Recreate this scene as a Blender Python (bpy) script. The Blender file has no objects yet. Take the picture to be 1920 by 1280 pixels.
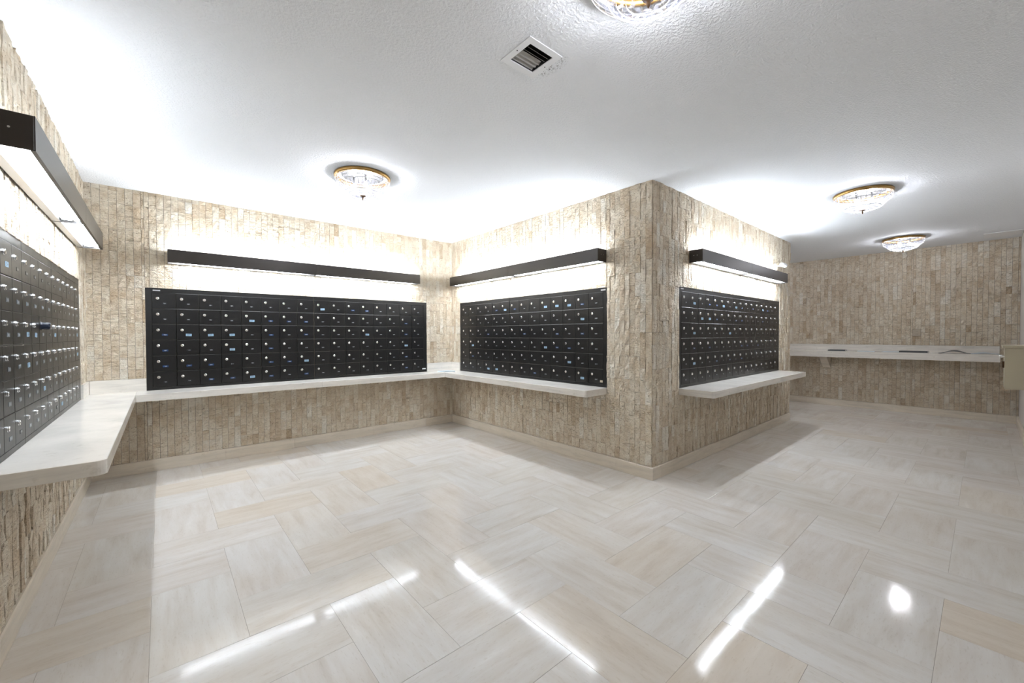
import bpy, math, random
from mathutils import Vector, Matrix

# ------------------------------------------------------------------ camera, world, exposure
sc = bpy.context.scene
COL = sc.collection
H = 2.44
XL, YA, XB, YC, XE, XD, YE = -0.473, 4.771, 3.025, 1.765, 6.589, 8.479, -0.300
F_PX, HEAD, PITCH, ROLL, CAM_H = 762.82, math.radians(40.7225), math.radians(-0.9586), math.radians(-0.1908), 1.1912

fw = Vector((math.sin(HEAD) * math.cos(PITCH), math.cos(HEAD) * math.cos(PITCH), math.sin(PITCH)))
r0 = Vector((math.cos(HEAD), -math.sin(HEAD), 0))
u0 = r0.cross(fw)
CR = r0 * math.cos(ROLL) + u0 * math.sin(ROLL)
CU = -r0 * math.sin(ROLL) + u0 * math.cos(ROLL)
CO = Vector((0, 0, CAM_H))
cd = bpy.data.cameras.new('camera')
cam = bpy.data.objects.new('camera', cd)
COL.objects.link(cam)
cam.matrix_world = Matrix(((CR.x, CU.x, -fw.x, CO.x), (CR.y, CU.y, -fw.y, CO.y), (CR.z, CU.z, -fw.z, CO.z), (0, 0, 0, 1)))
cd.sensor_width = 36.0
cd.lens = F_PX / 1920 * 36.0
cd.clip_start = 0.02
sc.camera = cam

w = bpy.data.worlds.new('world')
sc.world = w
w.use_nodes = True
w.node_tree.nodes['Background'].inputs[0].default_value = (0, 0, 0, 1)
w.node_tree.nodes['Background'].inputs[1].default_value = 0.0

sc.view_settings.view_transform = 'Standard'
sc.view_settings.look = 'None'
sc.view_settings.gamma = 1.0
sc.view_settings.use_curve_mapping = False
sc.view_settings.exposure = 0.68
sc.cycles.use_adaptive_sampling = True
sc.cycles.adaptive_threshold = 0.08
sc.cycles.max_bounces = 7
sc.cycles.diffuse_bounces = 4
sc.cycles.glossy_bounces = 3
sc.cycles.transparent_max_bounces = 12
sc.cycles.sample_clamp_indirect = 6.0
sc.cycles.caustics_reflective = False
sc.cycles.caustics_refractive = False

TUBE_UP = 68.0       # upper fluorescent tubes
TUBE_E = 70.0        # lower fluorescent tubes
LENS_E = 10.0         # lit diffuser strips below the tubes
BULB_E = (520.0, 520.0, 460.0, 850.0)   # bulbs inside the crystal bowls: letter box bay, corridor, far end, unseen one added in the side passage
COOL = (0.90, 0.97, 1.06, 1)

rng = random.Random(7)

def project(p):
    d = Vector(p) - CO
    z = d.dot(fw)
    if z < 0.05:
        return None
    return (960 + F_PX * d.dot(CR) / z, 640 - F_PX * d.dot(CU) / z)

# ------------------------------------------------------------------ materials
def new_mat(name):
    m = bpy.data.materials.new(name)
    m.use_nodes = True
    nt = m.node_tree
    return m, nt, nt.nodes['Principled BSDF']

def simple(name, col, rough=0.5, metal=0.0, spec=0.5):
    m, nt, b = new_mat(name)
    b.inputs['Base Color'].default_value = (*col, 1)
    b.inputs['Roughness'].default_value = rough
    b.inputs['Metallic'].default_value = metal
    b.inputs['Specular IOR Level'].default_value = spec
    return m

def emit(name, strength, col=COOL):
    m, nt, b = new_mat(name)
    b.inputs['Base Color'].default_value = (0.9, 0.9, 0.9, 1)
    b.inputs['Emission Color'].default_value = col
    b.inputs['Emission Strength'].default_value = strength
    return m

def ramp(nt, stops, interp='LINEAR'):
    n = nt.nodes.new('ShaderNodeValToRGB')
    e = n.color_ramp.elements
    n.color_ramp.interpolation = interp
    while len(e) < len(stops):
        e.new(0.5)
    for el, (p, c) in zip(e, stops):
        el.position = p
        el.color = (*c, 1) if len(c) == 3 else c
    return n

def noise(nt, scale, detail=4, rough=0.55, vec=None, distort=0.0):
    n = nt.nodes.new('ShaderNodeTexNoise')
    n.inputs['Scale'].default_value = scale
    n.inputs['Detail'].default_value = detail
    n.inputs['Roughness'].default_value = rough
    n.inputs['Distortion'].default_value = distort
    if vec is not None:
        nt.links.new(vec, n.inputs['Vector'])
    return n

def mixc(nt, blend, fac, a, b):
    n = nt.nodes.new('ShaderNodeMix')
    n.data_type = 'RGBA'
    n.blend_type = blend
    for v, i in ((fac, 0), (a, 6), (b, 7)):
        if isinstance(v, (int, float)):
            n.inputs[i].default_value = v
        elif isinstance(v, tuple):
            n.inputs[i].default_value = (*v, 1)
        else:
            nt.links.new(v, n.inputs[i])
    return n.outputs[2]

def math_n(nt, op, a, b=None):
    n = nt.nodes.new('ShaderNodeMath')
    n.operation = op
    for i, v in enumerate((a, b)):
        if v is None:
            continue
        if isinstance(v, (int, float)):
            n.inputs[i].default_value = v
        else:
            nt.links.new(v, n.inputs[i])
    return n.outputs[0]

def world_pos(nt):
    return nt.nodes.new('ShaderNodeNewGeometry').outputs['Position']

def scaled(nt, vec, s):
    n = nt.nodes.new('ShaderNodeVectorMath')
    n.operation = 'MULTIPLY'
    nt.links.new(vec, n.inputs[0])
    n.inputs[1].default_value = s
    return n.outputs[0]

def add_bump(nt, b, height, strength, dist):
    n = nt.nodes.new('ShaderNodeBump')
    n.inputs['Strength'].default_value = strength
    n.inputs['Distance'].default_value = dist
    nt.links.new(height, n.inputs['Height'])
    nt.links.new(n.outputs[0], b.inputs['Normal'])

def stone_material():
    m, nt, b = new_mat('split_travertine')
    pos = world_pos(nt)
    at = nt.nodes.new('ShaderNodeAttribute')
    at.attribute_name = 'tone'
    off = nt.nodes.new('ShaderNodeVectorMath')          # every strip gets its own patch of grain
    off.operation = 'ADD'
    cz = nt.nodes.new('ShaderNodeCombineXYZ')
    nt.links.new(math_n(nt, 'MULTIPLY', at.outputs['Fac'], 37.0), cz.inputs[0])
    nt.links.new(math_n(nt, 'MULTIPLY', at.outputs['Fac'], 53.0), cz.inputs[1])
    nt.links.new(pos, off.inputs[0])
    nt.links.new(cz.outputs[0], off.inputs[1])
    pos = off.outputs[0]
    tone = ramp(nt, [(0.0, (0.60, 0.49, 0.355)), (0.2, (0.71, 0.61, 0.475)), (0.55, (0.77, 0.685, 0.55)), (0.85, (0.81, 0.74, 0.62)), (1.0, (0.84, 0.785, 0.68))])
    nt.links.new(at.outputs['Fac'], tone.inputs[0])
    n1 = noise(nt, 10, 5, 0.6, scaled(nt, pos, (1, 1, 0.8)))
    blot = ramp(nt, [(0.36, (0.74, 0.63, 0.50)), (0.56, (1, 1, 1))])
    nt.links.new(n1.outputs['Fac'], blot.inputs[0])
    c = mixc(nt, 'MULTIPLY', 0.6, tone.outputs[0], blot.outputs[0])
    n2 = noise(nt, 55, 4, 0.6, scaled(nt, pos, (1, 1, 2.2)))
    pit = ramp(nt, [(0.31, (0.34, 0.26, 0.18)), (0.40, (1, 1, 1))])
    nt.links.new(n2.outputs['Fac'], pit.inputs[0])
    c = mixc(nt, 'MULTIPLY', 0.75, c, pit.outputs[0])
    nt.links.new(c, b.inputs['Base Color'])
    b.inputs['Roughness'].default_value = 0.75
    b.inputs['Specular IOR Level'].default_value = 0.25
    n3 = noise(nt, 70, 5, 0.65, scaled(nt, pos, (1, 1, 1.8)))
    n4 = noise(nt, 22, 3, 0.6, scaled(nt, pos, (1, 1, 2.0)))
    crk = noise(nt, 16, 5, 0.65, scaled(nt, pos, (1.0, 1.0, 3.4)), 0.6)
    cr_ = ramp(nt, [(0.34, (0, 0, 0)), (0.46, (1, 1, 1))])
    nt.links.new(crk.outputs['Fac'], cr_.inputs[0])
    h = math_n(nt, 'ADD', n3.outputs['Fac'], math_n(nt, 'MULTIPLY', n4.outputs['Fac'], 1.8))
    h = math_n(nt, 'ADD', h, math_n(nt, 'MULTIPLY', cr_.outputs[0], 0.8))
    add_bump(nt, b, h, 0.85, 0.010)
    return m

def tile_material():
    m, nt, b = new_mat('polished_travertine_tile')
    tc = nt.nodes.new('ShaderNodeTexCoord')
    oi = nt.nodes.new('ShaderNodeObjectInfo')
    sh = nt.nodes.new('ShaderNodeCombineXYZ')
    nt.links.new(math_n(nt, 'MULTIPLY', oi.outputs['Random'], 57.0), sh.inputs[2])
    nt.links.new(math_n(nt, 'MULTIPLY', oi.outputs['Random'], 13.0), sh.inputs[1])
    ad = nt.nodes.new('ShaderNodeVectorMath')
    nt.links.new(tc.outputs['Object'], ad.inputs[0])
    nt.links.new(sh.outputs[0], ad.inputs[1])
    st = scaled(nt, ad.outputs[0], (1.0, 7.0, 1.0))
    vein = noise(nt, 2.6, 6, 0.6, st, 0.35)
    vr = ramp(nt, [(0.25, (0.63, 0.59, 0.54)), (0.42, (0.70, 0.67, 0.63)), (0.55, (0.73, 0.71, 0.68)), (0.68, (0.755, 0.74, 0.715)), (0.78, (0.82, 0.81, 0.79))])
    nt.links.new(vein.outputs['Fac'], vr.inputs[0])
    tint = ramp(nt, [(0.0, (0.98, 0.97, 0.95)), (0.3, (1.0, 1.0, 1.0)), (0.55, (0.99, 0.965, 0.95)), (0.8, (1.02, 1.02, 1.02)), (0.95, (0.99, 0.955, 0.91)), (1.0, (0.98, 0.91, 0.82))])
    wn = nt.nodes.new('ShaderNodeTexWhiteNoise')
    wn.noise_dimensions = '1D'
    nt.links.new(math_n(nt, 'MULTIPLY', oi.outputs['Random'], 91.7), wn.inputs['W'])
    nt.links.new(wn.outputs['Value'], tint.inputs[0])
    c = mixc(nt, 'MULTIPLY', 1.0, vr.outputs[0], tint.outputs[0])
    cl = noise(nt, 3.0, 3, 0.5, ad.outputs[0])
    cr = ramp(nt, [(0.35, (0.93, 0.90, 0.86)), (0.6, (1, 1, 1))])
    nt.links.new(cl.outputs['Fac'], cr.inputs[0])
    c = mixc(nt, 'MULTIPLY', 0.7, c, cr.outputs[0])
    fine = noise(nt, 40, 3, 0.5, scaled(nt, ad.outputs[0], (1.0, 4.0, 1.0)))
    fr = ramp(nt, [(0.28, (0.86, 0.83, 0.79)), (0.42, (1, 1, 1))])
    nt.links.new(fine.outputs['Fac'], fr.inputs[0])
    c = mixc(nt, 'MULTIPLY', 0.6, c, fr.outputs[0])
    nt.links.new(c, b.inputs['Base Color'])
    rr = ramp(nt, [(0.3, (0.06, 0.06, 0.06)), (0.7, (0.12, 0.12, 0.12))])
    nt.links.new(cl.outputs['Fac'], rr.inputs[0])
    nt.links.new(rr.outputs[0], b.inputs['Roughness'])
    b.inputs['Specular IOR Level'].default_value = 0.5
    b.inputs['Specular IOR Level'].default_value = 0.36
    wob = noise(nt, 6.0, 2, 0.4, ad.outputs[0])
    add_bump(nt, b, wob.outputs['Fac'], 0.10, 0.004)
    return m

def slab_material(name, base=(0.785, 0.75, 0.69), rough=0.18):
    m, nt, b = new_mat(name)
    pos = world_pos(nt)
    n1 = noise(nt, 3.0, 5, 0.6, scaled(nt, pos, (1.0, 1.0, 9.0)), 0.5)
    r = ramp(nt, [(0.3, tuple(v * 0.86 for v in base)), (0.5, base), (0.72, tuple(min(1, v * 1.1) for v in base))])
    nt.links.new(n1.outputs['Fac'], r.inputs[0])
    n2 = noise(nt, 26, 4, 0.6, pos)
    r2 = ramp(nt, [(0.27, (0.80, 0.78, 0.74)), (0.38, (1, 1, 1))])
    nt.links.new(n2.outputs['Fac'], r2.inputs[0])
    nt.links.new(mixc(nt, 'MULTIPLY', 0.6, r.outputs[0], r2.outputs[0]), b.inputs['Base Color'])
    b.inputs['Roughness'].default_value = rough
    return m

def ceiling_material():
    m, nt, b = new_mat('stippled_ceiling_paint')
    pos = world_pos(nt)
    # soot specks thrown out of the air register
    sub = nt.nodes.new('ShaderNodeVectorMath')
    sub.operation = 'DISTANCE'
    nt.links.new(scaled(nt, pos, (2.0, 1.0, 1.0)), sub.inputs[0])
    sub.inputs[1].default_value = (2.0 * 1.392, 1.335, H)
    near = ramp(nt, [(0.0, (1, 1, 1)), (0.06, (0.8, 0.8, 0.8)), (0.11, (0, 0, 0))])
    nt.links.new(sub.outputs['Value'], near.inputs[0])
    sp = noise(nt, 130, 3, 0.6, pos)
    spk = ramp(nt, [(0.55, (0, 0, 0)), (0.63, (1, 1, 1))])
    nt.links.new(sp.outputs['Fac'], spk.inputs[0])
    k = math_n(nt, 'MULTIPLY', near.outputs[0], spk.outputs[0])
    c = mixc(nt, 'MIX', k, (0.895, 0.915, 0.94), (0.10, 0.09, 0.08))
    nt.links.new(c, b.inputs['Base Color'])
    b.inputs['Roughness'].default_value = 0.8
    b.inputs['Specular IOR Level'].default_value = 0.2
    n1 = noise(nt, 75, 3, 0.6, pos)
    rr = ramp(nt, [(0.40, (0, 0, 0)), (0.62, (1, 1, 1))])
    nt.links.new(n1.outputs['Fac'], rr.inputs[0])
    add_bump(nt, b, rr.outputs[0], 0.5, 0.0045)
    return m

def plaster_material():
    m, nt, b = new_mat('painted_plaster')
    pos = world_pos(nt)
    n1 = noise(nt, 60, 3, 0.6, pos)
    b.inputs['Base Color'].default_value = (0.62, 0.59, 0.55, 1)
    b.inputs['Roughness'].default_value = 0.7
    add_bump(nt, b, n1.outputs['Fac'], 0.2, 0.003)
    return m

def box_metal(name, col):
    m, nt, b = new_mat(name)
    tc = nt.nodes.new('ShaderNodeTexCoord')
    n1 = noise(nt, 7, 4, 0.6, tc.outputs['Object'])
    r = ramp(nt, [(0.3, tuple(v * 0.85 for v in col)), (0.7, tuple(v * 1.2 for v in col))])
    nt.links.new(n1.outputs['Fac'], r.inputs[0])
    nt.links.new(r.outputs[0], b.inputs['Base Color'])
    r2 = ramp(nt, [(0.3, (0.29, 0.29, 0.29)), (0.7, (0.36, 0.36, 0.36))])
    nt.links.new(n1.outputs['Fac'], r2.inputs[0])
    nt.links.new(r2.outputs[0], b.inputs['Roughness'])
    b.inputs['Specular IOR Level'].default_value = 0.36
    return m

def crystal_material():
    m = bpy.data.materials.new('cut_crystal')
    m.use_nodes = True
    nt = m.node_tree
    nt.nodes.clear()
    out = nt.nodes.new('ShaderNodeOutputMaterial')
    tr = nt.nodes.new('ShaderNodeBsdfTransparent')
    tl = nt.nodes.new('ShaderNodeBsdfTranslucent')
    gl = nt.nodes.new('ShaderNodeBsdfGlossy')
    tl.inputs[0].default_value = (0.9, 0.92, 1.0, 1)
    tr.inputs[0].default_value = (0.90, 0.91, 0.95, 1)
    gl.inputs['Roughness'].default_value = 0.12
    m1 = nt.nodes.new('ShaderNodeMixShader')
    m1.inputs[0].default_value = 0.022
    nt.links.new(tr.outputs[0], m1.inputs[1])
    nt.links.new(tl.outputs[0], m1.inputs[2])
    m2 = nt.nodes.new('ShaderNodeMixShader')
    m2.inputs[0].default_value = 0.12
    nt.links.new(m1.outputs[0], m2.inputs[1])
    nt.links.new(gl.outputs[0], m2.inputs[2])
    nt.links.new(m2.outputs[0], out.inputs[0])
    return m

M = dict(
    stone=stone_material(), tile=tile_material(), slab=slab_material('honed_cream_stone'),
    base=slab_material('cream_stone_skirting', (0.70, 0.625, 0.52), 0.35),
    ceiling=ceiling_material(), plaster=plaster_material(),
    mortar=simple('dark_joint_mortar', (0.16, 0.13, 0.10), 0.95),
    grout=simple('floor_grout', (0.30, 0.26, 0.21), 0.9),
    mbox=box_metal('dark_bronze_metal', (0.0085, 0.0082, 0.008)),
    mframe=box_metal('dark_bronze_frame', (0.010, 0.0097, 0.0095)),
    void=simple('dark_gap', (0.004, 0.004, 0.004), 0.9),
    fixture=simple('bronze_anodised_housing', (0.026, 0.021, 0.017), 0.38, 0.0, 0.5),
    fixmetal=simple('brushed_aluminium', (0.55, 0.55, 0.56), 0.35, 0.9),
    reflector=simple('white_reflector', (0.85, 0.85, 0.85), 0.5),
    chrome=simple('chrome', (0.86, 0.86, 0.86), 0.16, 1.0),
    dark=simple('dark_slot', (0.02, 0.02, 0.02), 0.6),
    blacklock=simple('black_blue_lock', (0.015, 0.02, 0.035), 0.2),
    pblack=simple('black_number_tape', (0.004, 0.005, 0.010), 0.35),
    pblue=simple('blue_number_tape', (0.012, 0.045, 0.14), 0.4),
    ppaper=simple('pale_blue_name_paper', (0.33, 0.50, 0.66), 0.6),
    pgrey=simple('clear_name_window', (0.16, 0.19, 0.22), 0.3),
    ink=simple('white_number_print', (0.72, 0.74, 0.78), 0.5),
    inkdark=simple('grey_name_print', (0.12, 0.16, 0.25), 0.6),
    tube=emit('lit_fluorescent_tube', TUBE_E), tube_up=emit('lit_upper_fluorescent_tube', TUBE_UP), lens=emit('lit_diffuser', LENS_E),
    bulb=[emit('lit_bulb', e, (0.98, 0.98, 1.0, 1)) for e in BULB_E],
    tube_left=emit('lit_left_wall_tube', TUBE_E * 0.85), tube_left_up=emit('lit_left_wall_upper_tube', TUBE_UP * 0.40),
    brass=simple('antique_brass', (0.34, 0.21, 0.075), 0.35, 1.0),
    bronze=simple('dark_bronze', (0.10, 0.06, 0.035), 0.4, 0.8),
    crystal=crystal_material(),
    white=simple('white_enamel', (0.90, 0.91, 0.92), 0.45),
    louvre=simple('grey_louvre', (0.42, 0.41, 0.39), 0.5),
    cream=simple('cream_enamel', (0.43, 0.385, 0.28), 0.45),
    paper=simple('pale_blue_paper', (0.55, 0.66, 0.74), 0.6),
    magazine=simple('dark_grey_cover', (0.06, 0.065, 0.07), 0.4),
    pages=simple('white_pages', (0.75, 0.74, 0.72), 0.7),
    outlet=simple('beige_plastic', (0.50, 0.43, 0.33), 0.5),
)

# ------------------------------------------------------------------ mesh helpers
class MB:
    def __init__(self):
        self.v, self.f, self.mi = [], [], []
    def add(self, verts, faces, mi=0):
        o = len(self.v)
        self.v += [tuple(p) for p in verts]
        self.f += [tuple(i + o for i in fc) for fc in faces]
        self.mi += [mi] * len(faces)
        return self
    def box(self, x0, x1, y0, y1, z0, z1, mi=0):
        v = [(x0, y0, z0), (x1, y0, z0), (x1, y1, z0), (x0, y1, z0), (x0, y0, z1), (x1, y0, z1), (x1, y1, z1), (x0, y1, z1)]
        return self.add(v, [(0, 3, 2, 1), (4, 5, 6, 7), (0, 1, 5, 4), (1, 2, 6, 5), (2, 3, 7, 6), (3, 0, 4, 7)], mi)
    def prism(self, poly, z0, z1, mi=0):
        n = len(poly)
        v = [(x, y, z0) for x, y in poly] + [(x, y, z1) for x, y in poly]
        f = [tuple(range(n))[::-1], tuple(range(n, 2 * n))] + [(i, (i + 1) % n, n + (i + 1) % n, n + i) for i in range(n)]
        return self.add(v, f, mi)
    def lathe(self, prof, seg=24, mi=0, axis='z', origin=(0, 0, 0), closed=False):
        n = len(prof)
        v, f = [], []
        for i in range(seg):
            a = 2 * math.pi * i / seg
            for r, h in prof:
                p = (r * math.cos(a), r * math.sin(a), h)
                if axis == 'x':
                    p = (h, r * math.cos(a), r * math.sin(a))
                elif axis == 'y':
                    p = (r * math.cos(a), h, r * math.sin(a))
                v.append((p[0] + origin[0], p[1] + origin[1], p[2] + origin[2]))
        for i in range(seg):
            j = (i + 1) % seg
            for k in range(n - 1 if not closed else n):
                k2 = (k + 1) % n
                f.append((i * n + k, j * n + k, j * n + k2, i * n + k2))
        return self.add(v, f, mi)
    def mesh(self, name, mats):
        me = bpy.data.meshes.new(name)
        me.from_pydata(self.v, [], self.f)
        for m in (mats if isinstance(mats, (list, tuple)) else [mats]):
            me.materials.append(m)
        if any(self.mi):
            me.polygons.foreach_set('material_index', self.mi)
        me.update()
        return me
    def build(self, name, mats, parent=None, loc=(0, 0, 0), rot=(0, 0, 0), smooth=False):
        me = self.mesh(name, mats)
        if smooth:
            me.polygons.foreach_set('use_smooth', [True] * len(me.polygons))
        return link(name, me, parent, loc, rot)

def link(name, data, parent=None, loc=(0, 0, 0), rot=(0, 0, 0), scale=None):
    o = bpy.data.objects.new(name, data)
    COL.objects.link(o)
    o.location = loc
    o.rotation_euler = rot
    if scale:
        o.scale = scale
    if parent:
        o.parent = parent
    return o

def thing(name, label, cat, loc=(0, 0, 0), rotz=0.0, group=None):
    o = link(name, None, None, loc, (0, 0, rotz))
    o.empty_display_size = 0.05
    return tag(o, label, cat, group)

def tag(o, label, cat, group=None):
    o['label'] = label
    o['category'] = cat
    if group:
        o['group'] = group
    return o

def struct(o, label=None):
    o['kind'] = 'structure'
    if label:
        o['label'] = label
    return o

# ------------------------------------------------------------------ floor with herringbone tiles
Z_TOP, LEDGE_D, LEDGE_T = 0.712, 0.305, 0.057
fl = MB().box(XL - 0.1, XD + 0.1, YE - 0.1, YA + 0.1, -0.08, -0.0012).build('floor', M['grout'])
struct(fl, 'polished cream stone floor laid in herringbone')
UX, UY, X0, Y0, GAP = 0.300, 0.2965, 0.249, 0.106, 0.0004
full_tile = {}
def tile_mesh(lx, ly):
    key = (round(lx, 4), round(ly, 4))
    if key not in full_tile:
        hx, hy, c = lx / 2, ly / 2, 0.0006
        v = [(-hx, -hy, -0.012), (hx, -hy, -0.012), (hx, hy, -0.012), (-hx, hy, -0.012),
             (-hx, -hy, -c * .6), (hx, -hy, -c * .6), (hx, hy, -c * .6), (-hx, hy, -c * .6),
             (-hx + c, -hy + c, 0), (hx - c, -hy + c, 0), (hx - c, hy - c, 0), (-hx + c, hy - c, 0)]
        f = [(0, 1, 5, 4), (1, 2, 6, 5), (2, 3, 7, 6), (3, 0, 4, 7), (4, 5, 9, 8), (5, 6, 10, 9), (6, 7, 11, 10), (7, 4, 8, 11), (8, 9, 10, 11)]
        full_tile[key] = MB().add(v, f).mesh('tile', M['tile'])
    return full_tile[key]

def clip_rects(x0, x1, y0, y1):
    x0, x1, y0, y1 = max(x0, XL), min(x1, XD), max(y0, YE), min(y1, YA)
    if x1 - x0 < 0.012 or y1 - y0 < 0.012:
        return []
    ix0, ix1, iy0 = max(x0, XB), min(x1, XE), max(y0, YC)
    if ix0 >= ix1 or iy0 >= y1:
        return [(x0, x1, y0, y1)]
    out = []
    if y0 < YC: out.append((x0, x1, y0, YC))
    ya = max(y0, YC)
    if x0 < XB: out.append((x0, XB, ya, y1))
    if x1 > XE: out.append((XE, x1, ya, y1))
    return [r for r in out if r[1] - r[0] > 0.012 and r[3] - r[2] > 0.012]

for i in range(-4, 30):
    for j in range(-3, 18):
        k = (i - j) % 4
        if k == 1:
            rect, vert = (X0 + i * UX, X0 + (i + 1) * UX, Y0 + j * UY, Y0 + (j + 2) * UY), True
        elif k == 2:
            rect, vert = (X0 + i * UX, X0 + (i + 2) * UX, Y0 + j * UY, Y0 + (j + 1) * UY), False
        else:
            continue
        for (a, b_, c, d) in clip_rects(*rect):
            lx, ly = b_ - a - 2 * GAP, d - c - 2 * GAP
            tilt = (rng.uniform(-.0011, .0011), rng.uniform(-.0011, .0011))
            if vert:
                o = link('tile', tile_mesh(ly, lx), fl, ((a + b_) / 2, (c + d) / 2, 0), (tilt[0], tilt[1], math.pi / 2))
            else:
                o = link('tile', tile_mesh(lx, ly), fl, ((a + b_) / 2, (c + d) / 2, 0), (tilt[0], tilt[1], 0))

# ------------------------------------------------------------------ ceiling with a hole for the air register
VX0, VX1, VY0, VY1 = 1.213, 1.352, 1.282, 1.416
xs, ys = [XL - .1, VX0, VX1, XD + .1], [YE - .1, VY0, VY1, YA + .1]
cm = MB()
for i in range(3):
    for j in range(3):
        if (i, j) != (1, 1):
            cm.add([(xs[i], ys[j], H), (xs[i], ys[j + 1], H), (xs[i + 1], ys[j + 1], H), (xs[i + 1], ys[j], H)], [(0, 1, 2, 3)])
ce = cm.build('ceiling', M['ceiling'])
struct(ce, 'white stippled ceiling')

# ------------------------------------------------------------------ stone walls
NV = 9
stone_var = {}
SW = 0.05
def stone_geo(r, w_, h_, n):
    """one split face strip, centred on x, standing on z=0, front towards -y"""
    nx, nz = 2, min(2 * n + 1, 6)
    proud = r.choice([0.0065, 0.0075, 0.0085, 0.0100, 0.0120])
    amp = r.choice([0.0008, 0.0018, 0.0030, 0.0040, 0.0050])
    v, f = [], []
    for k in range(nz + 1):
        for i in range(nx + 1):
            e = (i in (0, nx)) or (k in (0, nz))
            d = proud + r.uniform(-1, 1) * amp - (0.0012 if e else 0)
            jx = 0 if i in (0, nx) else r.uniform(-.15, .15) * w_ / nx
            jz = 0 if k in (0, nz) else r.uniform(-.3, .3) * h_ / nz
            v.append((-w_ / 2 + w_ * i / nx + jx, -max(d, 0.002), h_ * k / nz + jz))
    W = nx + 1
    for k in range(nz):
        for i in range(nx):
            a = k * W + i
            f.append((a, a + 1, a + 1 + W, a + W))
    border = [i for i in range(W)] + [k * W + nx for k in range(1, nz + 1)] + [nz * W + i for i in range(nx - 1, -1, -1)] + [k * W for k in range(nz - 1, 0, -1)]
    o = len(v)
    for idx in border:
        v.append((v[idx][0], 0.0, v[idx][2]))
    m = len(border)
    for q in range(m):
        f.append((border[q], o + q, o + (q + 1) % m, border[(q + 1) % m]))
    return v, f

def set_tone(me, tones):
    a = me.attributes.new('tone', 'FLOAT', 'FACE')
    a.data.foreach_set('value', tones)

for n in (1, 2, 3, 4):
    for q in range(NV):
        r = random.Random(n * 100 + q)
        v, f = stone_geo(r, SW - 0.0019, 0.1 * n - 0.0016, n)
        t = min(1, max(0, r.gauss(0.52, 0.26)))
        me = MB().add(v, f).mesh('stone', M['stone'])
        set_tone(me, [t] * len(f))
        stone_var[(n, q)] = (me, v, f, t)

def build_wall(name, origin, rotz, s0, s1, back, z0, blocked, label, seed):
    """back = (b0, b1) extent of the backing; blocked = rectangles (sa, sb, za, zb) without stones"""
    r = random.Random(seed)
    wall = MB().box(back[0], back[1], 0.0, 0.1, 0, H).build(name, M['mortar'], None, origin, (0, 0, rotz))
    struct(wall, label)
    mw = Matrix.Translation(origin) @ Matrix.Rotation(rotz, 4, 'Z')
    edges = {s0, s1}
    for (sa, sb, za, zb) in blocked:
        for e in (sa, sb):
            if s0 < e < s1:
                edges.add(e)
    k = s0 + SW
    while k < s1 - 0.004:
        if all(abs(k - e) > 0.017 for e in edges):
            edges.add(k)
        k += SW
    edges = sorted(edges)
    items = []
    for c0, c1 in zip(edges[:-1], edges[1:]):
        mid = (c0 + c1) / 2
        free = [(z0, H)]
        for (sa, sb, za, zb) in blocked:
            if sa <= mid <= sb:
                nf = []
                for (a, b_) in free:
                    if zb <= a or za >= b_:
                        nf.append((a, b_))
                    else:
                        if za - a > 0.012: nf.append((a, za))
                        if b_ - zb > 0.012: nf.append((zb, b_))
                free = nf
        for (a, b_) in free:
            z = a
            while z < b_ - 0.004:
                n = r.choices((1, 2, 3, 4), (34, 36, 20, 10))[0]
                zt = round((z - z0) / 0.1 + n) * 0.1 + z0 + r.uniform(-.004, .004)
                if zt <= z + 0.02: zt += 0.1
                if zt > b_ - 0.03: zt = b_
                items.append((mid, c1 - c0, z, zt))
                z = zt
    ranked = []
    for it in items:
        mid, wd, za, zb = it
        pts = [project(mw @ Vector((mid + dx, 0, zz))) for dx in (-wd / 2, wd / 2) for zz in (za, zb)]
        area = 0
        if all(pts):
            px = [p[0] for p in pts]; py = [p[1] for p in pts]
            cx, cy = min(max(px), 1920) - max(min(px), 0), min(max(py), 1280) - max(min(py), 0)
            area = max(cx, 0) * max(cy, 0)
        ranked.append((area, it))
    ranked.sort(key=lambda t: -t[0])
    rest, tones = MB(), []
    for idx, (area, (mid, wd, za, zb)) in enumerate(ranked):
        n = min(4, max(1, round((zb - za) / 0.1)))
        me, v, f, t = stone_var[(n, r.randrange(NV))]
        sx, sz = (wd - .0019) / (SW - .0019), (zb - za - .0016) / (0.1 * n - .0016)
        if idx < 300:
            link('stone', me, wall, (mid, 0, za + .0007), (0, 0, 0), (sx, 1, sz))
        else:
            dd = r.uniform(.9, 1.25)
            rest.add([(mid + p[0] * sx, p[1] * dd, za + .0007 + p[2] * sz) for p in v], f)
            tones += [min(1, max(0, r.gauss(0.52, 0.26)))] * len(f)
    if rest.v:
        o = rest.build('stone_field', M['stone'], wall)
        set_tone(o.data, tones)
        o['kind'] = 'stuff'
    return wall

BB = 0.105          # skirting height
LT, LB = Z_TOP + 0.0008, Z_TOP - LEDGE_T - 0.0008
SPL = 0.822         # top of the upstand on the ledge
PT = 1.612          # top of the letter box panels
# panel extents in wall coordinates
A0, A1 = -0.105, 2.628
B0, B1 = -4.565, -2.204
C0, C1 = 3.458, 6.131
L0, L1 = 2.262, 4.432
FX0 = LEDGE_D

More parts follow.
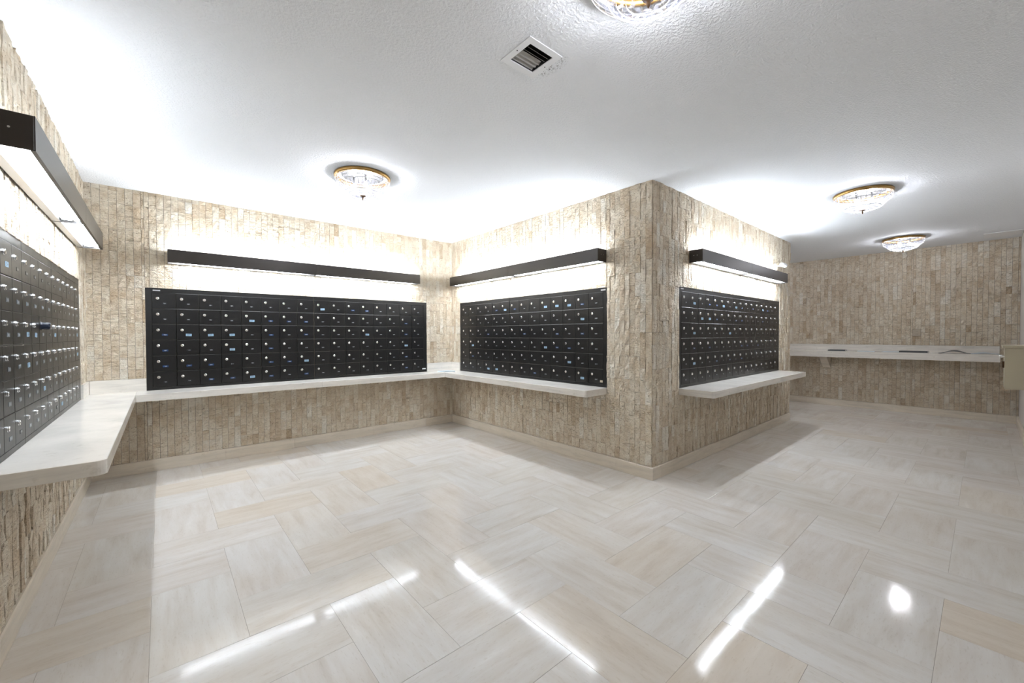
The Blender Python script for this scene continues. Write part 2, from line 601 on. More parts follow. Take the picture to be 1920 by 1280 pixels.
wall_back = build_wall('wall_back', (0, YA, 0), 0.0, XL, XB, (XL, XB), BB,
    [(A0, A1, LB, PT), (XL, A0, LB, SPL), (A1, XB, LB, SPL)], 'split face cream stone wall behind the wide letter box panel', 11)
wall_inner = build_wall('wall_inner', (XB, 0, 0), -math.pi / 2, -YA, -YC, (-YA, -YC - 0.1), BB,
    [(B0, B1, LB, PT), (-YA, B0, LB, SPL)], 'split face cream stone wall turning towards the outer corner', 12)
wall_corridor = build_wall('wall_corridor', (0, YC, 0), 0.0, XB, XE, (XB, XE), BB,
    [(C0, C1, LB, PT)], 'split face cream stone wall running from the outer corner to the far passage', 13)
wall_far = build_wall('wall_far', (XD, 0, 0), -math.pi / 2, -YA, -YE, (-YA, -YE), BB,
    [(-3.6, 0.135, 0.8145, 1.016), (0.135, -YE, 0.8145, 0.8146), (-0.700, -0.612, 1.150, 1.250)], 'split face tan stone wall at the far end', 14)
wall_left = build_wall('wall_left', (XL, 0, 0), math.pi / 2, YE, YA, (YE, YA), BB,
    [(L0, L1, LB, PT), (2.218, L0, LB, LT), (L1, YA, LB, SPL)], 'split face cream stone wall at the left', 15)

struct(MB().box(XL, XD, YE - 0.1, YE, 0, H).build('wall_right', M['plaster']), 'smooth plaster wall at the right edge')
struct(MB().box(XE - 0.1, XE, YC + 0.1, YA, 0, H).build('wall_block_end', M['plaster']), 'end face of the central block')
struct(MB().box(XE, XD, YA, YA + 0.1, 0, H).build('wall_passage_end', M['plaster']), 'end of the far passage')

# skirting
def skirting(name, origin, rotz, s0, s1, seams=()):
    root = None
    ed = [s0] + list(seams) + [s1]
    for a, b_ in zip(ed[:-1], ed[1:]):
        t, h = 0.020, BB - 0.0015
        a2, b2 = a + (0.0006 if a != s0 else 0), b_ - (0.0006 if b_ != s1 else 0)
        v = [(a2, 0, 0.001), (b2, 0, 0.001), (b2, -t, 0.001), (a2, -t, 0.001), (a2, -t, h - .006), (b2, -t, h - .006), (a2, -t + .006, h), (b2, -t + .006, h), (a2, 0, h), (b2, 0, h)]
        f = [(0, 1, 2, 3), (3, 2, 5, 4), (4, 5, 7, 6), (6, 7, 9, 8), (0, 3, 4, 6, 8), (1, 9, 7, 5, 2), (0, 8, 9, 1)]
        mb = MB().add(v, f)
        if root is None:
            root = mb.build(name, M['base'], None, origin, (0, 0, rotz))
            struct(root)
        else:
            mb.build('skirting_stone', M['base'], root)
    return root
skirting('baseboard_back', (0, YA, 0), 0, XL + .0205, XB - .0205, (0.45, 1.05, 1.9, 2.6))
skirting('baseboard_inner', (XB, 0, 0), -math.pi / 2, -YA, -YC + .02, (-3.9, -2.95, -2.1))
skirting('baseboard_corridor', (0, YC, 0), 0, XB, XE, (3.14, 4.3, 5.4))
skirting('baseboard_far', (XD, 0, 0), -math.pi / 2, -YA, -YE - .001, (-3.2, -2.0, -0.9, 0.12))
skirting('baseboard_left', (XL, 0, 0), math.pi / 2, YE + .001, YA, (1.2, 2.3, 3.5))
skirting('baseboard_right', (0, YE, 0), math.pi, -XD + .021, -XL - .021, (-6.6, -5.0, -3.0))

# ------------------------------------------------------------------ stone ledges
def rounded(x0, x1, y0, y1, rads):
    """rectangle outline with corner radii (x0y0, x1y0, x1y1, x0y1)"""
    out = []
    for (cx, cy, sx, sy, a0), rr in zip(((x0, y0, 1, 1, math.pi), (x1, y0, -1, 1, 1.5 * math.pi), (x1, y1, -1, -1, 0), (x0, y1, 1, -1, .5 * math.pi)), rads):
        if rr <= 0:
            out.append((cx, cy))
        else:
            for k in range(7):
                a = a0 + k / 6 * math.pi / 2
                out.append((cx + sx * rr + rr * math.cos(a), cy + sy * rr + rr * math.sin(a)))
    return out

def slab(poly, z0, z1, parent, name='slab'):
    """slab with a small chamfer along the upper edge"""
    n = len(poly)
    cx = sum(p[0] for p in poly) / n; cy = sum(p[1] for p in poly) / n
    c = 0.002
    ins = [(x - c * (1 if x > cx else -1), y - c * (1 if y > cy else -1)) for x, y in poly]
    v = [(x, y, z0) for x, y in poly] + [(x, y, z1 - c) for x, y in poly] + [(x, y, z1) for x, y in ins]
    f = [tuple(range(n))[::-1], tuple(range(2 * n, 3 * n))]
    for k in range(n):
        m_ = (k + 1) % n
        f += [(k, m_, n + m_, n + k), (n + k, n + m_, 2 * n + m_, 2 * n + k)]
    return MB().add(v, f).build(name, M['slab'], parent)

ZB = Z_TOP - LEDGE_T
G = 0.0006
led = thing('stone_ledge', 'cream stone ledge below the grey-looking letter boxes on the left wall, nearest the viewer', 'ledge', (XL, 2.218, ZB))
slab(rounded(G, LEDGE_D, 0, YA - 2.218 - G, (0, 0.035, 0, 0)), 0, LEDGE_T, led)
MB().box(0.001, 0.020, L1 - 2.218 + .001, YA - 2.218 - .022, LEDGE_T + .0004, SPL - ZB).build('upstand', M['slab'], led)

lea = thing('stone_ledge', 'long cream stone ledge below the widest black letter box panel on the back wall', 'ledge', (XL + LEDGE_D + G, YA, ZB))
wa = XB - LEDGE_D - (XL + LEDGE_D)
seam = 1.42
slab([(0, -LEDGE_D), (seam - G, -LEDGE_D), (seam - G, -G), (0, -G)], 0, LEDGE_T, lea)
slab([(seam + G, -LEDGE_D), (wa - 2 * G, -LEDGE_D), (wa - 2 * G, -G), (seam + G, -G)], 0, LEDGE_T, lea)
ox = XL + LEDGE_D + G
MB().box(XL + .0215 - ox, A0 - .001 - ox, -.020, -.001, LEDGE_T + .0004, SPL - ZB).build('upstand', M['slab'], lea)
MB().box(A1 + .001 - ox, XB - .0215 - ox, -.020, -.001, LEDGE_T + .0004, SPL - ZB).build('upstand', M['slab'], lea)

lb = thing('stone_ledge', 'cream stone ledge below the letter boxes between the inside corner and the outer corner', 'ledge', (XB, YC, ZB))
y1 = YA - YC - G
slab(rounded(-LEDGE_D + G, -G, -B1 - YC + 0.001, y1, (0.018, 0, 0, 0)), 0, LEDGE_T, lb)
MB().box(-.020, -.001, -B0 - YC + .001, y1 - .001, LEDGE_T + .0004, SPL - ZB).build('upstand', M['slab'], lb)

lc = thing('stone_ledge', 'cream stone ledge with a free end below the letter boxes right of the outer corner', 'ledge', (C0, YC, ZB))
slab(rounded(.001, C1 - C0 - .001, -LEDGE_D, -G, (0.025, 0.006, 0, 0)), 0, LEDGE_T, lc)

# ------------------------------------------------------------------ letter box panels
SEG = {'0': 'abcdef', '1': 'bc', '2': 'abged', '3': 'abgcd', '4': 'fgbc', '5': 'afgcd', '6': 'afgedc', '7': 'abc', '8': 'abcdefg', '9': 'abcdfg'}
def digits(mb, text, cx, cz, hh, y, mi):
    wd, sp, t = hh * 0.52, hh * 0.80, hh * 0.15
    x = cx - sp * (len(text) - 1) / 2 - wd / 2
    for ch in text:
        bars = dict(a=(0, wd, hh - t, hh), d=(0, wd, 0, t), g=(0, wd, hh / 2 - t / 2, hh / 2 + t / 2), f=(0, t, hh / 2, hh), e=(0, t, 0, hh / 2), b=(wd - t, wd, hh / 2, hh), c=(wd - t, wd, 0, hh / 2))
        for s in SEG[ch]:
            p = bars[s]
            z = cz - hh / 2
            mb.add([(x + p[0], y, z + p[2]), (x + p[1], y, z + p[2]), (x + p[1], y, z + p[3]), (x + p[0], y, z + p[3])], [(0, 1, 2, 3)], mi)
        x += sp

plate_cache = {}
def plate_mesh(kind, text):
    key = (kind, text)
    if key in plate_cache:
        return plate_cache[key]
    mb = MB()
    if kind == 'w':
        mb.box(-.021, .021, -.0012, 0, -.0105, .0105, 0)
        for k, (a, b_) in enumerate(((-.016, .010), (-.016, .014), (-.016, .004))):
            z = .006 - k * .0055
            mb.add([(a, -.0015, z - .001), (b_, -.0015, z - .001), (b_, -.0015, z + .001), (a, -.0015, z + .001)], [(0, 1, 2, 3)], 1)
        me = mb.mesh('number_plate', [M['ppaper'], M['inkdark']])
    else:
        hw = .017 if kind == 'k' else .020
        mb.box(-hw, hw, -.0012, 0, -.0085, .0085, 0)
        digits(mb, text, 0, 0, .0082, -.0016, 1)
        me = mb.mesh('number_plate', [{'k': M['pblack'], 'b': M['pblue'], 'g': M['pgrey']}[kind], M['ink']])
    plate_cache[key] = me
    return me

def lock_mesh(r=.0100, d=.0075, name='lock', mat=None):
    mb = MB()
    mb.lathe([(0, -d), (r * .80, -d), (r * .95, -d * .82), (r * .95, -.0025), (r * 1.2, -.0025), (r * 1.2, 0)], 14, 0, 'y')
    mb.box(-.0008, .0008, -d - .0003, -d + .0002, -r * .45, r * .45, 1)
    me = mb.mesh(name, [mat or M['chrome'], M['dark']])
    return me
LOCK = lock_mesh()
LOCK_BIG = lock_mesh(.019, .034, 'lock', M['blacklock'])

def door_mesh(wd, hh):
    c, g = .0020, .0011
    x0, x1, z0, z1 = g, wd - g, g, hh - g
    v = [(x0, 0, z0), (x1, 0, z0), (x1, 0, z1), (x0, 0, z1), (x0, -.0035, z0), (x1, -.0035, z0), (x1, -.0035, z1), (x0, -.0035, z1),
         (x0 + c, -.005, z0 + c), (x1 - c, -.005, z0 + c), (x1 - c, -.005, z1 - c), (x0 + c, -.005, z1 - c)]
    f = [(0, 1, 5, 4), (1, 2, 6, 5), (2, 3, 7, 6), (3, 0, 4, 7), (4, 5, 9, 8), (5, 6, 10, 9), (6, 7, 11, 10), (7, 4, 8, 11), (8, 9, 10, 11), (3, 2, 1, 0)]
    return MB().add(v, f).mesh('door', M['mbox'])

ROWS, RP, ZT = 6, 0.1397, 1.574
def bank(wall_o, rotz, s_left, s_right, first_lock, pitch, cols, label, kinds, nums, seed, plates=(), biglock=None, zb=Z_TOP + 0.001):
    """letter box unit between s_left and s_right in wall coordinates"""
    r = random.Random(seed)
    mw = Matrix.Translation(wall_o) @ Matrix.Rotation(rotz, 4, 'Z')
    root = thing('letter_box_unit', label, 'letter box', mw @ Vector((s_left, 0, zb)), rotz)
    wd = s_right - s_left
    d0 = first_lock - 0.040 - s_left
    dz0 = ZT - ROWS * RP - zb
    dw = cols * pitch
    top = PT - zb - .001
    fr = MB()
    fr.box(0, wd, 0.0, .001, 0, top, 1)
    fr.box(0, wd, -.006, 0, ZT - zb, top)
    fr.box(0, wd, -.006, 0, 0, max(dz0, .004))
    if d0 > .0015: fr.box(0, d0, -.006, 0, dz0, ZT - zb)
    if wd - d0 - dw > .0015: fr.box(d0 + dw, wd, -.006, 0, dz0, ZT - zb)
    fr.build('frame', [M['mframe'], M['void']], root)
    dm = door_mesh(pitch, RP)
    for c in range(cols):
        for k in range(ROWS):
            x, z = d0 + c * pitch, ZT - zb - (k + 1) * RP
            ang = abs(r.gauss(0, .004))
            if r.random() < .03: ang = r.uniform(.015, .045)
            door = link('door', dm, root, (x, -.0012, z), (r.uniform(-.003, .003), 0, -ang * 0 + r.uniform(-.004, .004)))
            lx, lz = 0.040, RP - .051
            if biglock == (c, k):
                lo = link('lock', LOCK_BIG, door, (lx, -.005, lz))
                lo['label'] = 'larger black and blue cylinder lock'
            else:
                link('lock', LOCK, door, (lx, -.005, lz), (0, r.uniform(-.5, .5), 0))
            link('number_plate', plate_mesh(kinds(c, k, r), nums(c, k)), door, (lx + .046 + r.uniform(-.002, .002), -.005, lz - .045 + r.uniform(-.002, .002)), (0, r.choice((0, 0, 0, .04, -.05)), 0))
    for (px, pz, pw, ph, mt) in plates:
        MB().box(px - s_left - pw / 2, px - s_left + pw / 2, -.0072, -.0061, pz - zb - ph / 2, pz - zb + ph / 2).build('maker_plate', M[mt], root)
    return root

KA = ['kkkkkkkkwkbbkkkk', 'kkkkwbbbkkkkkkbk', 'bwwwkbkbkkkwkkbk', 'bkkwkbkkkkkkkkwk', 'bbbkkbbwkkkkkkbk', 'kkbbwbkbkkkkkkbk']
KB = ['kkkkbwbkkwwwbk', 'kkkkkkkkkkkkwk', 'kkkbkkkbkkbkbk', 'kwkkkkkkkwbbkk', 'kbkkkkkkkkkwkk', 'kkkwwkkkbkkkwk']
KC = ['kwkbbwkwbkbkwbkk', 'kkwwbkkbbkkkbkkk', 'kwkkkkwkkkkkkkkk', 'kbkbkkkkbbkbkkkk', 'kwkkbkbkbkkkkkkk', 'kkkkkkkkkkkkkkkk']
mapk = lambda rows, off: (lambda c, k, r: rows[k][c + off])
kinds_l = lambda c, k, r: r.choices('gwk', (60, 22, 18))[0]
def num(base, per, w4=False):
    return lambda c, k: str(base + (c // 2) * 100 + (k + 1) + (c % 2) * 6)

oA, oB, oC, oL = (0, YA, 0), (XB, 0, 0), (0, YC, 0), (XL, 0, 0)
PA = (2.455 + 0.024) / 15
bank(oA, 0, A0 + .001, -0.024 - .04 + 8 * PA, -0.024, PA, 8, 'left half of the black letter box panel on the back wall, with three digit numbers', mapk(KA, 0), num(700, 8), 1, ((-0.03, 1.592, .05, .010, 'fixmetal'),))
bank(oA, 0, -0.024 - .04 + 8 * PA + .003, A1 - .001, -0.024 + 8 * PA + .003, PA, 8, 'right half of the back wall letter box panel, white sticker low in its corner', mapk(KA, 8), num(1000, 8), 2, ((2.585, .752, .05, .016, 'white'),))
PB = (4.483 - 2.372) / 13
bank(oB, -math.pi / 2, B0 + .001, -4.483 - .04 + 6 * PB, -4.483, PB, 6, 'black letter box unit just right of the inside corner', mapk(KB, 0), num(1600, 6), 3)
bank(oB, -math.pi / 2, -4.483 - .04 + 6 * PB + .003, B1 - .001, -4.483 + 6 * PB + .003, PB, 8, 'black letter box unit nearest the outer corner on its left face', mapk(KB, 6), num(1900, 8), 4, ((-2.245, 1.592, .05, .012, 'fixmetal'), (-2.265, .765, .03, .02, 'outlet')))
PC = (5.972 - 3.541) / 15
bank(oC, 0, C0 + .001, 3.541 - .04 + 10 * PC, 3.541, PC, 10, 'nearer and wider black letter box unit right of the outer corner', mapk(KC, 0), num(200, 8), 5, ((3.51, 1.596, .05, .010, 'fixmetal'),))
bank(oC, 0, 3.541 - .04 + 10 * PC + .003, C1 - .001, 3.541 + 10 * PC + .003, PC, 6, 'farther and narrower black letter box unit right of the outer corner', mapk(KC, 10), num(500, 6), 6)
PL = (4.266 - 2.51) / 11
l_first = 2.51
bank(oL, math.pi / 2, L0 + .001, l_first - .04 + 2 * PL - .003, l_first - PL, PL, 3, 'letter box unit on the left wall, cut by the left edge of the photo', kinds_l, num(2000, 4), 7)
bank(oL, math.pi / 2, l_first - .04 + 2 * PL, l_first - .04 + 6 * PL - .003, l_first + 2 * PL, PL, 4, 'middle letter box unit on the left wall, with one large black lock', kinds_l, num(2200, 4), 8, (), (2, 2))
bank(oL, math.pi / 2, l_first - .04 + 6 * PL, L1 - .001, l_first + 6 * PL, PL, 6, 'letter box unit on the left wall nearest the back corner', kinds_l, num(2400, 6), 9)

# ------------------------------------------------------------------ fluorescent wall lights
def wall_light(wall_o, rotz, s0, s1, label, depth=.140, z0=1.831, z1=1.945, left=False):
    mw = Matrix.Translation(wall_o) @ Matrix.Rotation(rotz, 4, 'Z')
    root = thing('wall_light', label, 'light', mw @ Vector((s0, 0, z0)), rotz)
    n, h, t = s1 - s0, z1 - z0, .004
    back = .018                                           # stone stands proud behind the fitting
    fp = MB().box(0, n, -depth, -depth + t, 0, h)
    fp.box(0, n, -depth + t, -depth + .014, .0, .003)      # return lip of the front
    fp.build('front_panel', M['fixture'], root)
    for k, on in ((0, True), (1, True)):
        x = 0 if k == 0 else n - t
        if on:
            cp = MB().box(x, x + t, -depth + t + .0005, -back, .0005, h - .0005)
            cap = cp.build('end_cap', M['fixture'], root)
            sx = x - .0008 if k == 0 else x + t
            for sy in (-.060, -.090):
                MB().lathe([(0, 0), (.0035, 0), (.0035, .0012)], 10, 0, 'x', (sx, sy, h * .55)).build('screw', M['fixmetal'], cap)
        MB().box(t + .001 if k == 0 else n - .045, .045 if k == 0 else n - t - .001, -depth + .016, -.055, .014, .030).build('lamp_holder', M['fixmetal'], root)
    MB().box(.001, n - .001, -.050, -back, .002, h - .004).build('back_channel', M['fixmetal'], root)
    MB().box(t + .001, n - t - .001, -depth + t + .001, -.0505, h * .46, h * .46 + .004).build('reflector', M['reflector'], root)
    MB().lathe([(.0, .046), (.0125, .046), (.0125, n - .046), (.0, n - .046)], 10, 0, 'x', (0, -.118, .016)).build('tube', M['tube_left' if left else 'tube'], root, smooth=False)
    MB().lathe([(.0, .046), (.0125, .046), (.0125, n - .046), (.0, n - .046)], 10, 0, 'x', (0, -.092, h - .006)).build('tube', M['tube_left_up' if left else 'tube_up'], root)
    MB().box(.05, n - .05, -.100, -.062, .006, .012).build('diffuser', M['lens'], root)
    return root

wall_light(oA, 0, .047, 1.256, 'left one of two dark bronze strip lights above the back wall letter boxes')
wall_light(oA, 0, 1.258, 2.468, 'right one of two dark bronze strip lights above the back wall letter boxes')
wall_light(oB, -math.pi / 2, -4.602, -3.411, 'dark bronze strip light starting at the inside corner, right of the corner')
wall_light(oB, -math.pi / 2, -3.409, -2.204, 'dark bronze strip light ending beside the outer corner, on its left face')
wall_light(oC, 0, 3.618, 4.780, 'dark bronze strip light right of the outer corner with its dark end facing left')
wall_light(oC, 0, 4.782, 5.985, 'farther dark bronze strip light right of the outer corner, below the small white camera')
wall_light(oL, math.pi / 2, 2.160, 3.405, 'big strip light at the left edge whose square end cap faces the viewer', .150, 1.834, 1.955, True)
wall_light(oL, math.pi / 2, 3.407, 4.290, 'shorter strip light on the left wall, the farther one towards the back corner', .150, 1.834, 1.955, True)

# ------------------------------------------------------------------ crystal ceiling lights
def bead(mb, c, sx, sz, az):
    """faceted octagonal drop facing outward at angle az"""
    n = 8
    ux, uy = -math.sin(az), math.cos(az)
    ox_, oy_ = math.cos(az), math.sin(az)
    ring = []
    for k in range(n):
        a = 2 * math.pi * (k + .5) / n
        e, f_ = sx * math.cos(a), sz * math.sin(a)
        ring.append((c[0] + ux * e, c[1] + uy * e, c[2] + f_))
    t = sx * .55
    v = ring + [(c[0] + ox_ * t, c[1] + oy_ * t, c[2]), (c[0] - ox_ * t, c[1] - oy_ * t, c[2])]
    f = [(k, (k + 1) % n, n) for k in range(n)] + [((k + 1) % n, k, n + 1) for k in range(n)]
    mb.add(v, f)

def rod(mb, p, q, wd, az):
    """long faceted prism from p to q"""
    ux, uy = -math.sin(az), math.cos(az)
    P, Q = Vector(p), Vector(q)
    d = (Q - P).normalized()
    U = Vector((ux, uy, 0))
    W = d.cross(U)
    v = []
    for s_, k in ((0, .35), (.1, 1), (.9, .85), (1, .3)):
        c = P.lerp(Q, s_)
        for a in range(6):
            an = a * math.pi / 3
            v.append(tuple(c + U * (math.cos(an) * wd * k) + W * (math.sin(an) * wd * .6 * k)))
    f = [(r_ * 6 + a, r_ * 6 + (a + 1) % 6, (r_ + 1) * 6 + (a + 1) % 6, (r_ + 1) * 6 + a) for r_ in range(3) for a in range(6)]
    f += [tuple(range(6))[::-1], tuple(range(18, 24))]
    mb.add(v, f)

def ceiling_light(x, y, label, single, power):
    root = thing('crystal_ceiling_light', label, 'ceiling light', (x, y, H))
    MB().lathe([(0, 0), (.155, 0), (.155, -.006), (0, -.006)], 32).build('canopy', M['dark'], root)
    MB().lathe([(.184, -.001), (.206, -.001), (.211, -.008), (.208, -.020), (.203, -.027), (.188, -.027)], 48, closed=True).build('rim', M['brass'], root, smooth=True)
    for k in range(3):
        a = 2 * math.pi * k / 3 + .5
        b_ = MB()
        b_.lathe([(0, -.117), (.007, -.115), (.013, -.109), (.015, -.102), (.013, -.095), (.007, -.089), (.004, -.086)], 12, 0, 'z', (.062 * math.cos(a), .062 * math.sin(a), .022))
        MB().lathe([(.009, -.006), (.009, -.060), (0, -.0635)], 10, 0, 'z', (.062 * math.cos(a), .062 * math.sin(a), 0)).build('lamp_holder', M['dark'], root)
        b_.build('bulb', M['bulb'][power], root, smooth=True)
    tiers = []
    tiers.append(('bead', 34, .188, -.040, .0165, .0125))
    tiers.append(('bead', 34, .183, -.064, .0160, .0115))
    tiers.append(('rod', 34, (.178, -.077), (.122, -.132), .0130, 0))
    tiers.append(('bead', 24, .112, -.140, .0150, .0100))
    tiers.append(('bead', 18, .082, -.150, .0150, .0090))
    tiers.append(('bead', 10, .050, -.157, .0150, .0080))
    for t_ in tiers:
        joined = MB()
        for k in range(t_[1]):
            az = 2 * math.pi * k / t_[1]
            mb = MB() if single else joined
            if t_[0] == 'bead':
                bead(mb, (t_[2] * math.cos(az), t_[2] * math.sin(az), t_[3]), t_[4], t_[5], az)
            else:
                (ra, za), (rb, zb) = t_[2], t_[3]
                rod(mb, (ra * math.cos(az), ra * math.sin(az), za), (rb * math.cos(az), rb * math.sin(az), zb), t_[4], az)
            if single:
                mb.build('crystal', M['crystal'], root)
        if not single:
            o = joined.build('crystal_tier', M['crystal'], root)
            o['kind'] = 'stuff'
    MB().lathe([(0, -.150), (.022, -.152), (.020, -.158), (.007, -.163), (.006, -.172), (.008, -.176), (.003, -.186), (0, -.190)], 14).build('finial', M['bronze'], root, smooth=True)
    for rr, zz, hw in ((.202, -.053, .0022), (.197, -.0755, .0026), (.133, -.1345, .0024), (.104, -.1465, .0018), (.073, -.1555, .0016)):
        MB().lathe([(rr - .0015, zz - hw), (rr, zz - hw), (rr, zz + hw), (rr - .0015, zz + hw)], 48, closed=True).build('wire_ring', M['fixmetal'], root)
    cage = MB()
    for k in range(34):
        az = 2 * math.pi * (k + .5) / 34
        c_, s_ = math.cos(az), math.sin(az)
        for (ra, za), (rb, zb), hw in (((.203, -.029), (.202, -.053), .0013), ((.201, -.054), (.197, -.074), .0013), ((.194, -.077), (.133, -.134), .0011)):
            cage.add([(ra * c_ - hw * s_, ra * s_ + hw * c_, za), (ra * c_ + hw * s_, ra * s_ - hw * c_, za), (rb * c_ + hw * s_, rb * s_ - hw * c_, zb), (rb * c_ - hw * s_, rb * s_ + hw * c_, zb),
                      ((ra - .002) * c_, (ra - .002) * s_, za), ((rb - .002) * c_, (rb - .002) * s_, zb)],
                     [(0, 1, 2, 3), (0, 3, 5, 4), (1, 4, 5, 2), (0, 4, 1), (3, 2, 5)])
    o = cage.build('wire_cage', M['fixmetal'], root)
    o['kind'] = 'stuff'
    return root
ceiling_light(1.215, 0.725, 'crystal bowl ceiling light cut by the top edge of the photo, nearest the viewer', True, 0)
ceiling_light(1.215, 3.205, 'crystal bowl ceiling light on a brass rim in front of the back wall', False, 0)
ceiling_light(4.735, 0.720, 'crystal bowl ceiling light right of the outer corner, the nearer of two', False, 1)
ceiling_light(7.410, 0.712, 'small looking crystal bowl ceiling light closest to the far stone wall', False, 2)
ceiling_light(7.410, 3.205, 'unseen crystal bowl ceiling light added in the side passage behind the stone block', False, 3)  # inferred from the lamp spacing; out of view, added to brighten the far end

# ------------------------------------------------------------------ air register in the ceiling
vt = thing('air_register', 'square white air register with louvres in the ceiling', 'air vent', ((VX0 + VX1) / 2, (VY0 + VY1) / 2, H))
hx, hy, ex, ey = (VX1 - VX0) / 2, (VY1 - VY0) / 2, .100, .098
fm = MB()
z0, z1 = -.0045, -.0005
for (a, b_, c, d) in ((-ex, ex, -ey, -hy), (-ex, ex, hy, ey), (-ex, -hx, -hy, hy), (hx, ex, -hy, hy)):
    fm.box(a, b_, c, d, z0, z1)
fm.build('frame', M['white'], vt)
dk = MB().box(-hx, hx, -hy, hy, .070, .072)
for (a, b_, c, d) in ((-hx - .002, -hx, -hy, hy), (hx, hx + .002, -hy, hy), (-hx, hx, -hy - .002, -hy), (-hx, hx, hy, hy + .002)):
    dk.box(a, b_, c, d, .0, .070)
dk.build('duct', M['dark'], vt)
for k in range(6):
    yy = -hy + .014 + k * (2 * hy - .024) / 5
    tl = 0.75 if k < 3 else -0.42
    cs, sn = math.cos(tl), math.sin(tl)
    pts = [(-.0105, 0), (.0105, 0), (.0105, .0012), (-.0105, .0012)]
    q = [(p * cs - s_ * sn, p * sn + s_ * cs) for p, s_ in pts]
    v = [(sx, yy + a, .010 + b_) for sx in (-hx + .004, hx - .004) for a, b_ in q]
    MB().add(v, [(0, 1, 2, 3), (7, 6, 5, 4), (0, 4, 5, 1), (1, 5, 6, 2), (2, 6, 7, 3), (3, 7, 4, 0)]).build('louvre', M['louvre'], vt)
for sx in (-1, 1):
    MB().lathe([(0, z0 - .001), (.003, z0 - .001), (.003, z0)], 10, 0, 'z', (sx * (hx + .016), 0, 0)).build('screw', M['dark'], vt)

# access panel in the ceiling beside the far wall
ap = MB()
ap.box(7.862, 8.20, -.292, .02, H - .006, H - .0005)
struct(ap.build('trim_1', M['white']), 'flat white access panel in the ceiling near the far wall')

# ------------------------------------------------------------------ far shelf and what lies on it
SH = 0.35
shf = thing('stone_shelf', 'long cream stone shelf on the far wall', 'shelf', (XD, 3.6, .8155))
slab([(-SH, -3.734), (-G, -3.734), (-G, -.001), (-SH, -.001)], 0, .0985, shf)
MB().box(-.022, -.001, -3.734, -.001, .099, .200).build('upstand', M['slab'], shf)
bk = MB()
bk.add([(-.30, -1.93, -.0005), (-.022, -1.93, -.0005), (-.022, -1.93, -.185), (-.06, -1.93, -.185), (-.30, -1.83, -.0005), (-.022, -1.83, -.0005), (-.022, -1.83, -.185), (-.06, -1.83, -.185)],
       [(0, 1, 2, 3), (7, 6, 5, 4), (0, 4, 5, 1), (1, 5, 6, 2), (2, 6, 7, 3), (3, 7, 4, 0)])
bk.build('bracket', M['base'], shf)
zs = .8155 + .0985 + .0005

def booklet(y, x, lx, ly, t, rot, label, cover='magazine', name='magazine'):
    root = thing(name, label, 'magazine', (x, y, zs), rot, 'magazines on the far shelf')
    MB().box(-lx / 2 + .002, lx / 2 - .002, -ly / 2 + .001, ly / 2 - .003, .0012, t - .0012).build('pages', M['pages'], root)
    c = MB()
    c.box(-lx / 2, lx / 2, -ly / 2, ly / 2, 0, .001)
    c.box(-lx / 2, lx / 2, -ly / 2, ly / 2, t - .001, t)
    c.box(-lx / 2, -lx / 2 + .0012, -ly / 2, ly / 2, .001, t - .001)
    c.build('cover', M[cover], root)
booklet(1.545, XD - .22, .20, .215, .020, .04, 'dark magazine at the left on the far shelf')
booklet(0.665, XD - .22, .20, .295, .022, -.03, 'dark magazine in the middle of the far shelf, the longest')
booklet(1.20, XD - .20, .16, .20, .004, .1, 'thin leaflet between the two dark magazines on the far shelf', 'paper')
booklet(0.90, XD - .21, .20, .20, .005, -.06, 'thin pale leaflet touching the middle dark magazine', 'paper')

def sheet(name, label, loc, lx, ly, amp, rot, mat, group=None):
    """curled sheet of paper"""
    nx, ny, t = 10, 4, .0012
    mb = MB()
    vs = []
    for lay in (0, 1):
        for i in range(nx + 1):
            for j in range(ny + 1):
                x, y = -lx / 2 + lx * i / nx, -ly / 2 + ly * j / ny
                z = amp * (math.sin(math.pi * i / nx) ** 2) * (1 - .3 * j / ny) + .0006 + (t if lay else 0)
                vs.append((x, y, z))
    W, off = ny + 1, (nx + 1) * (ny + 1)
    fs = []
    for i in range(nx):
        for j in range(ny):
            a = i * W + j
            fs.append((a, a + 1, a + 1 + W, a + W))
            fs.append((off + a, off + a + W, off + a + 1 + W, off + a + 1))
    for i in range(nx):
        for a, b_ in ((i * W, (i + 1) * W), ((i + 1) * W + ny, i * W + ny)):
            fs.append((a, b_, off + b_, off + a))
    for j in range(ny):
        for a, b_ in ((j + 1, j), (nx * W + j, nx * W + j + 1)):
            fs.append((a, b_, off + b_, off + a))
    o = mb.add(vs, fs).build(name, M[mat], None, loc, (0, 0, rot), smooth=True)
    return tag(o, label, 'paper', group)
sheet('newspaper', 'arched dark newspaper sheet near the right end of the far shelf', (XD - .22, .27, zs), .30, .22, .042, math.pi / 2, 'magazine')
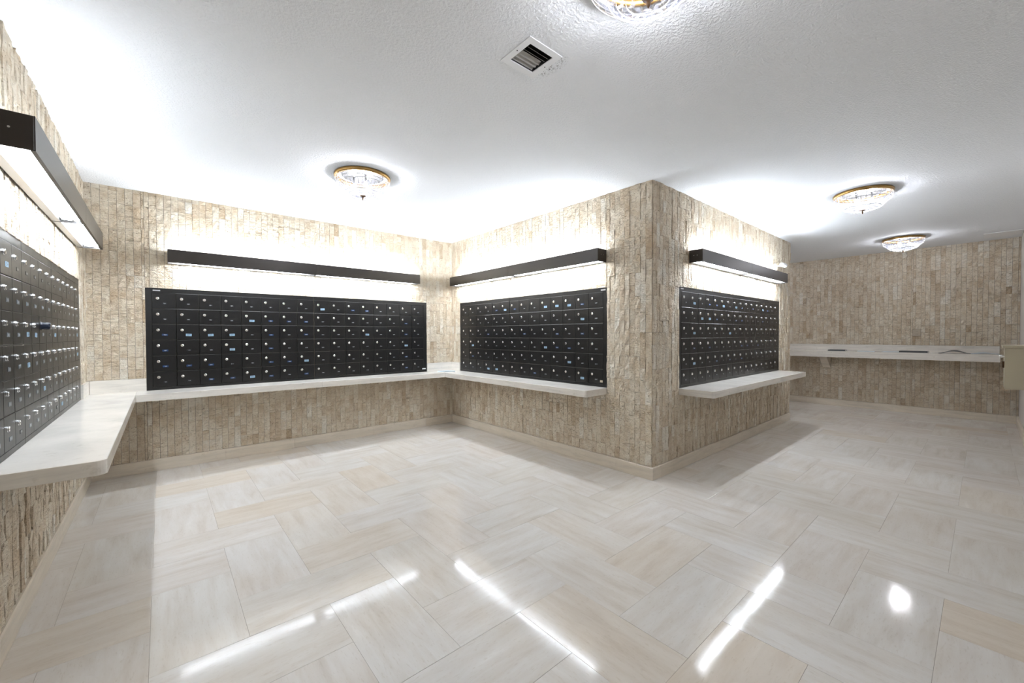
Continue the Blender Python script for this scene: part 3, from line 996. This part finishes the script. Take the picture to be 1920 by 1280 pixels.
sheet('newspaper', 'flat grey paper lying at the very end of the far shelf by the cream box', (XD - .22, .00, zs), .24, .22, .016, math.pi / 2 + .05, 'paper')
sheet('leaflet', 'pale blue leaflet on the ledge in the inside corner', (2.83, 4.612, Z_TOP + .0002), .22, .15, .004, -.5, 'paper')

# outlet on the far wall
ot = thing('power_outlet', 'beige outlet plate set in the far stone wall above the shelf', 'outlet', (XD, .656, 1.2), -math.pi / 2)
MB().box(-.042, .042, -.014, -.0005, -.048, .048).build('plate', M['outlet'], ot)
for zz in (-.020, .020):
    s_ = MB().box(-.015, .015, -.0165, -.0145, zz - .013, zz + .013).build('socket', M['outlet'], ot)
    MB().box(-.007, -.004, -.0172, -.0166, zz - .005, zz + .005).box(.004, .007, -.0172, -.0166, zz - .005, zz + .005).build('slot', M['dark'], s_)

# cream metal box on the right wall
bx = thing('drop_box', 'cream metal drop box on the right wall at the edge of the photo', 'metal box', (5.0, YE, .752))
MB().prism([(0, 0.001), (.30, .001), (.30, .195), (0, .195)], 0, .322).build('body', M['cream'], bx)
MB().box(-.006, .306, .001, .207, .3225, .342).build('lid', M['cream'], bx)
MB().lathe([(0, .223), (.010, .223), (.012, .219), (.012, .1955), (0, .1955)], 14, 0, 'y', (.06, 0, .255)).build('lock', M['chrome'], bx)
MB().box(.045, .075, .1955, .207, .165, .215).build('hasp', M['bronze'], bx)

# small bullet camera above the corridor strip light
cm_ = thing('security_camera', 'small white bullet camera on the wall above the right strip light', 'camera', (5.90, YC - .018, 2.045))
MB().lathe([(0, 0), (.036, 0), (.036, -.010), (.030, -.016), (0, -.016)], 18, 0, 'y').build('mount', M['white'], cm_)
MB().box(-.006, .006, -.075, -.014, -.006, .006).build('arm', M['white'], cm_)
cb = MB().lathe([(0, -.03), (.020, -.03), (.026, -.02), (.026, .11), (.022, .115), (0, .115)], 18, 0, 'x', (0, -.085, .012)).build('body', M['white'], cm_, smooth=False)
MB().lathe([(0, .1155), (.016, .1155), (.016, .117), (0, .117)], 14, 0, 'x', (0, -.085, .012)).build('lens', M['dark'], cb)
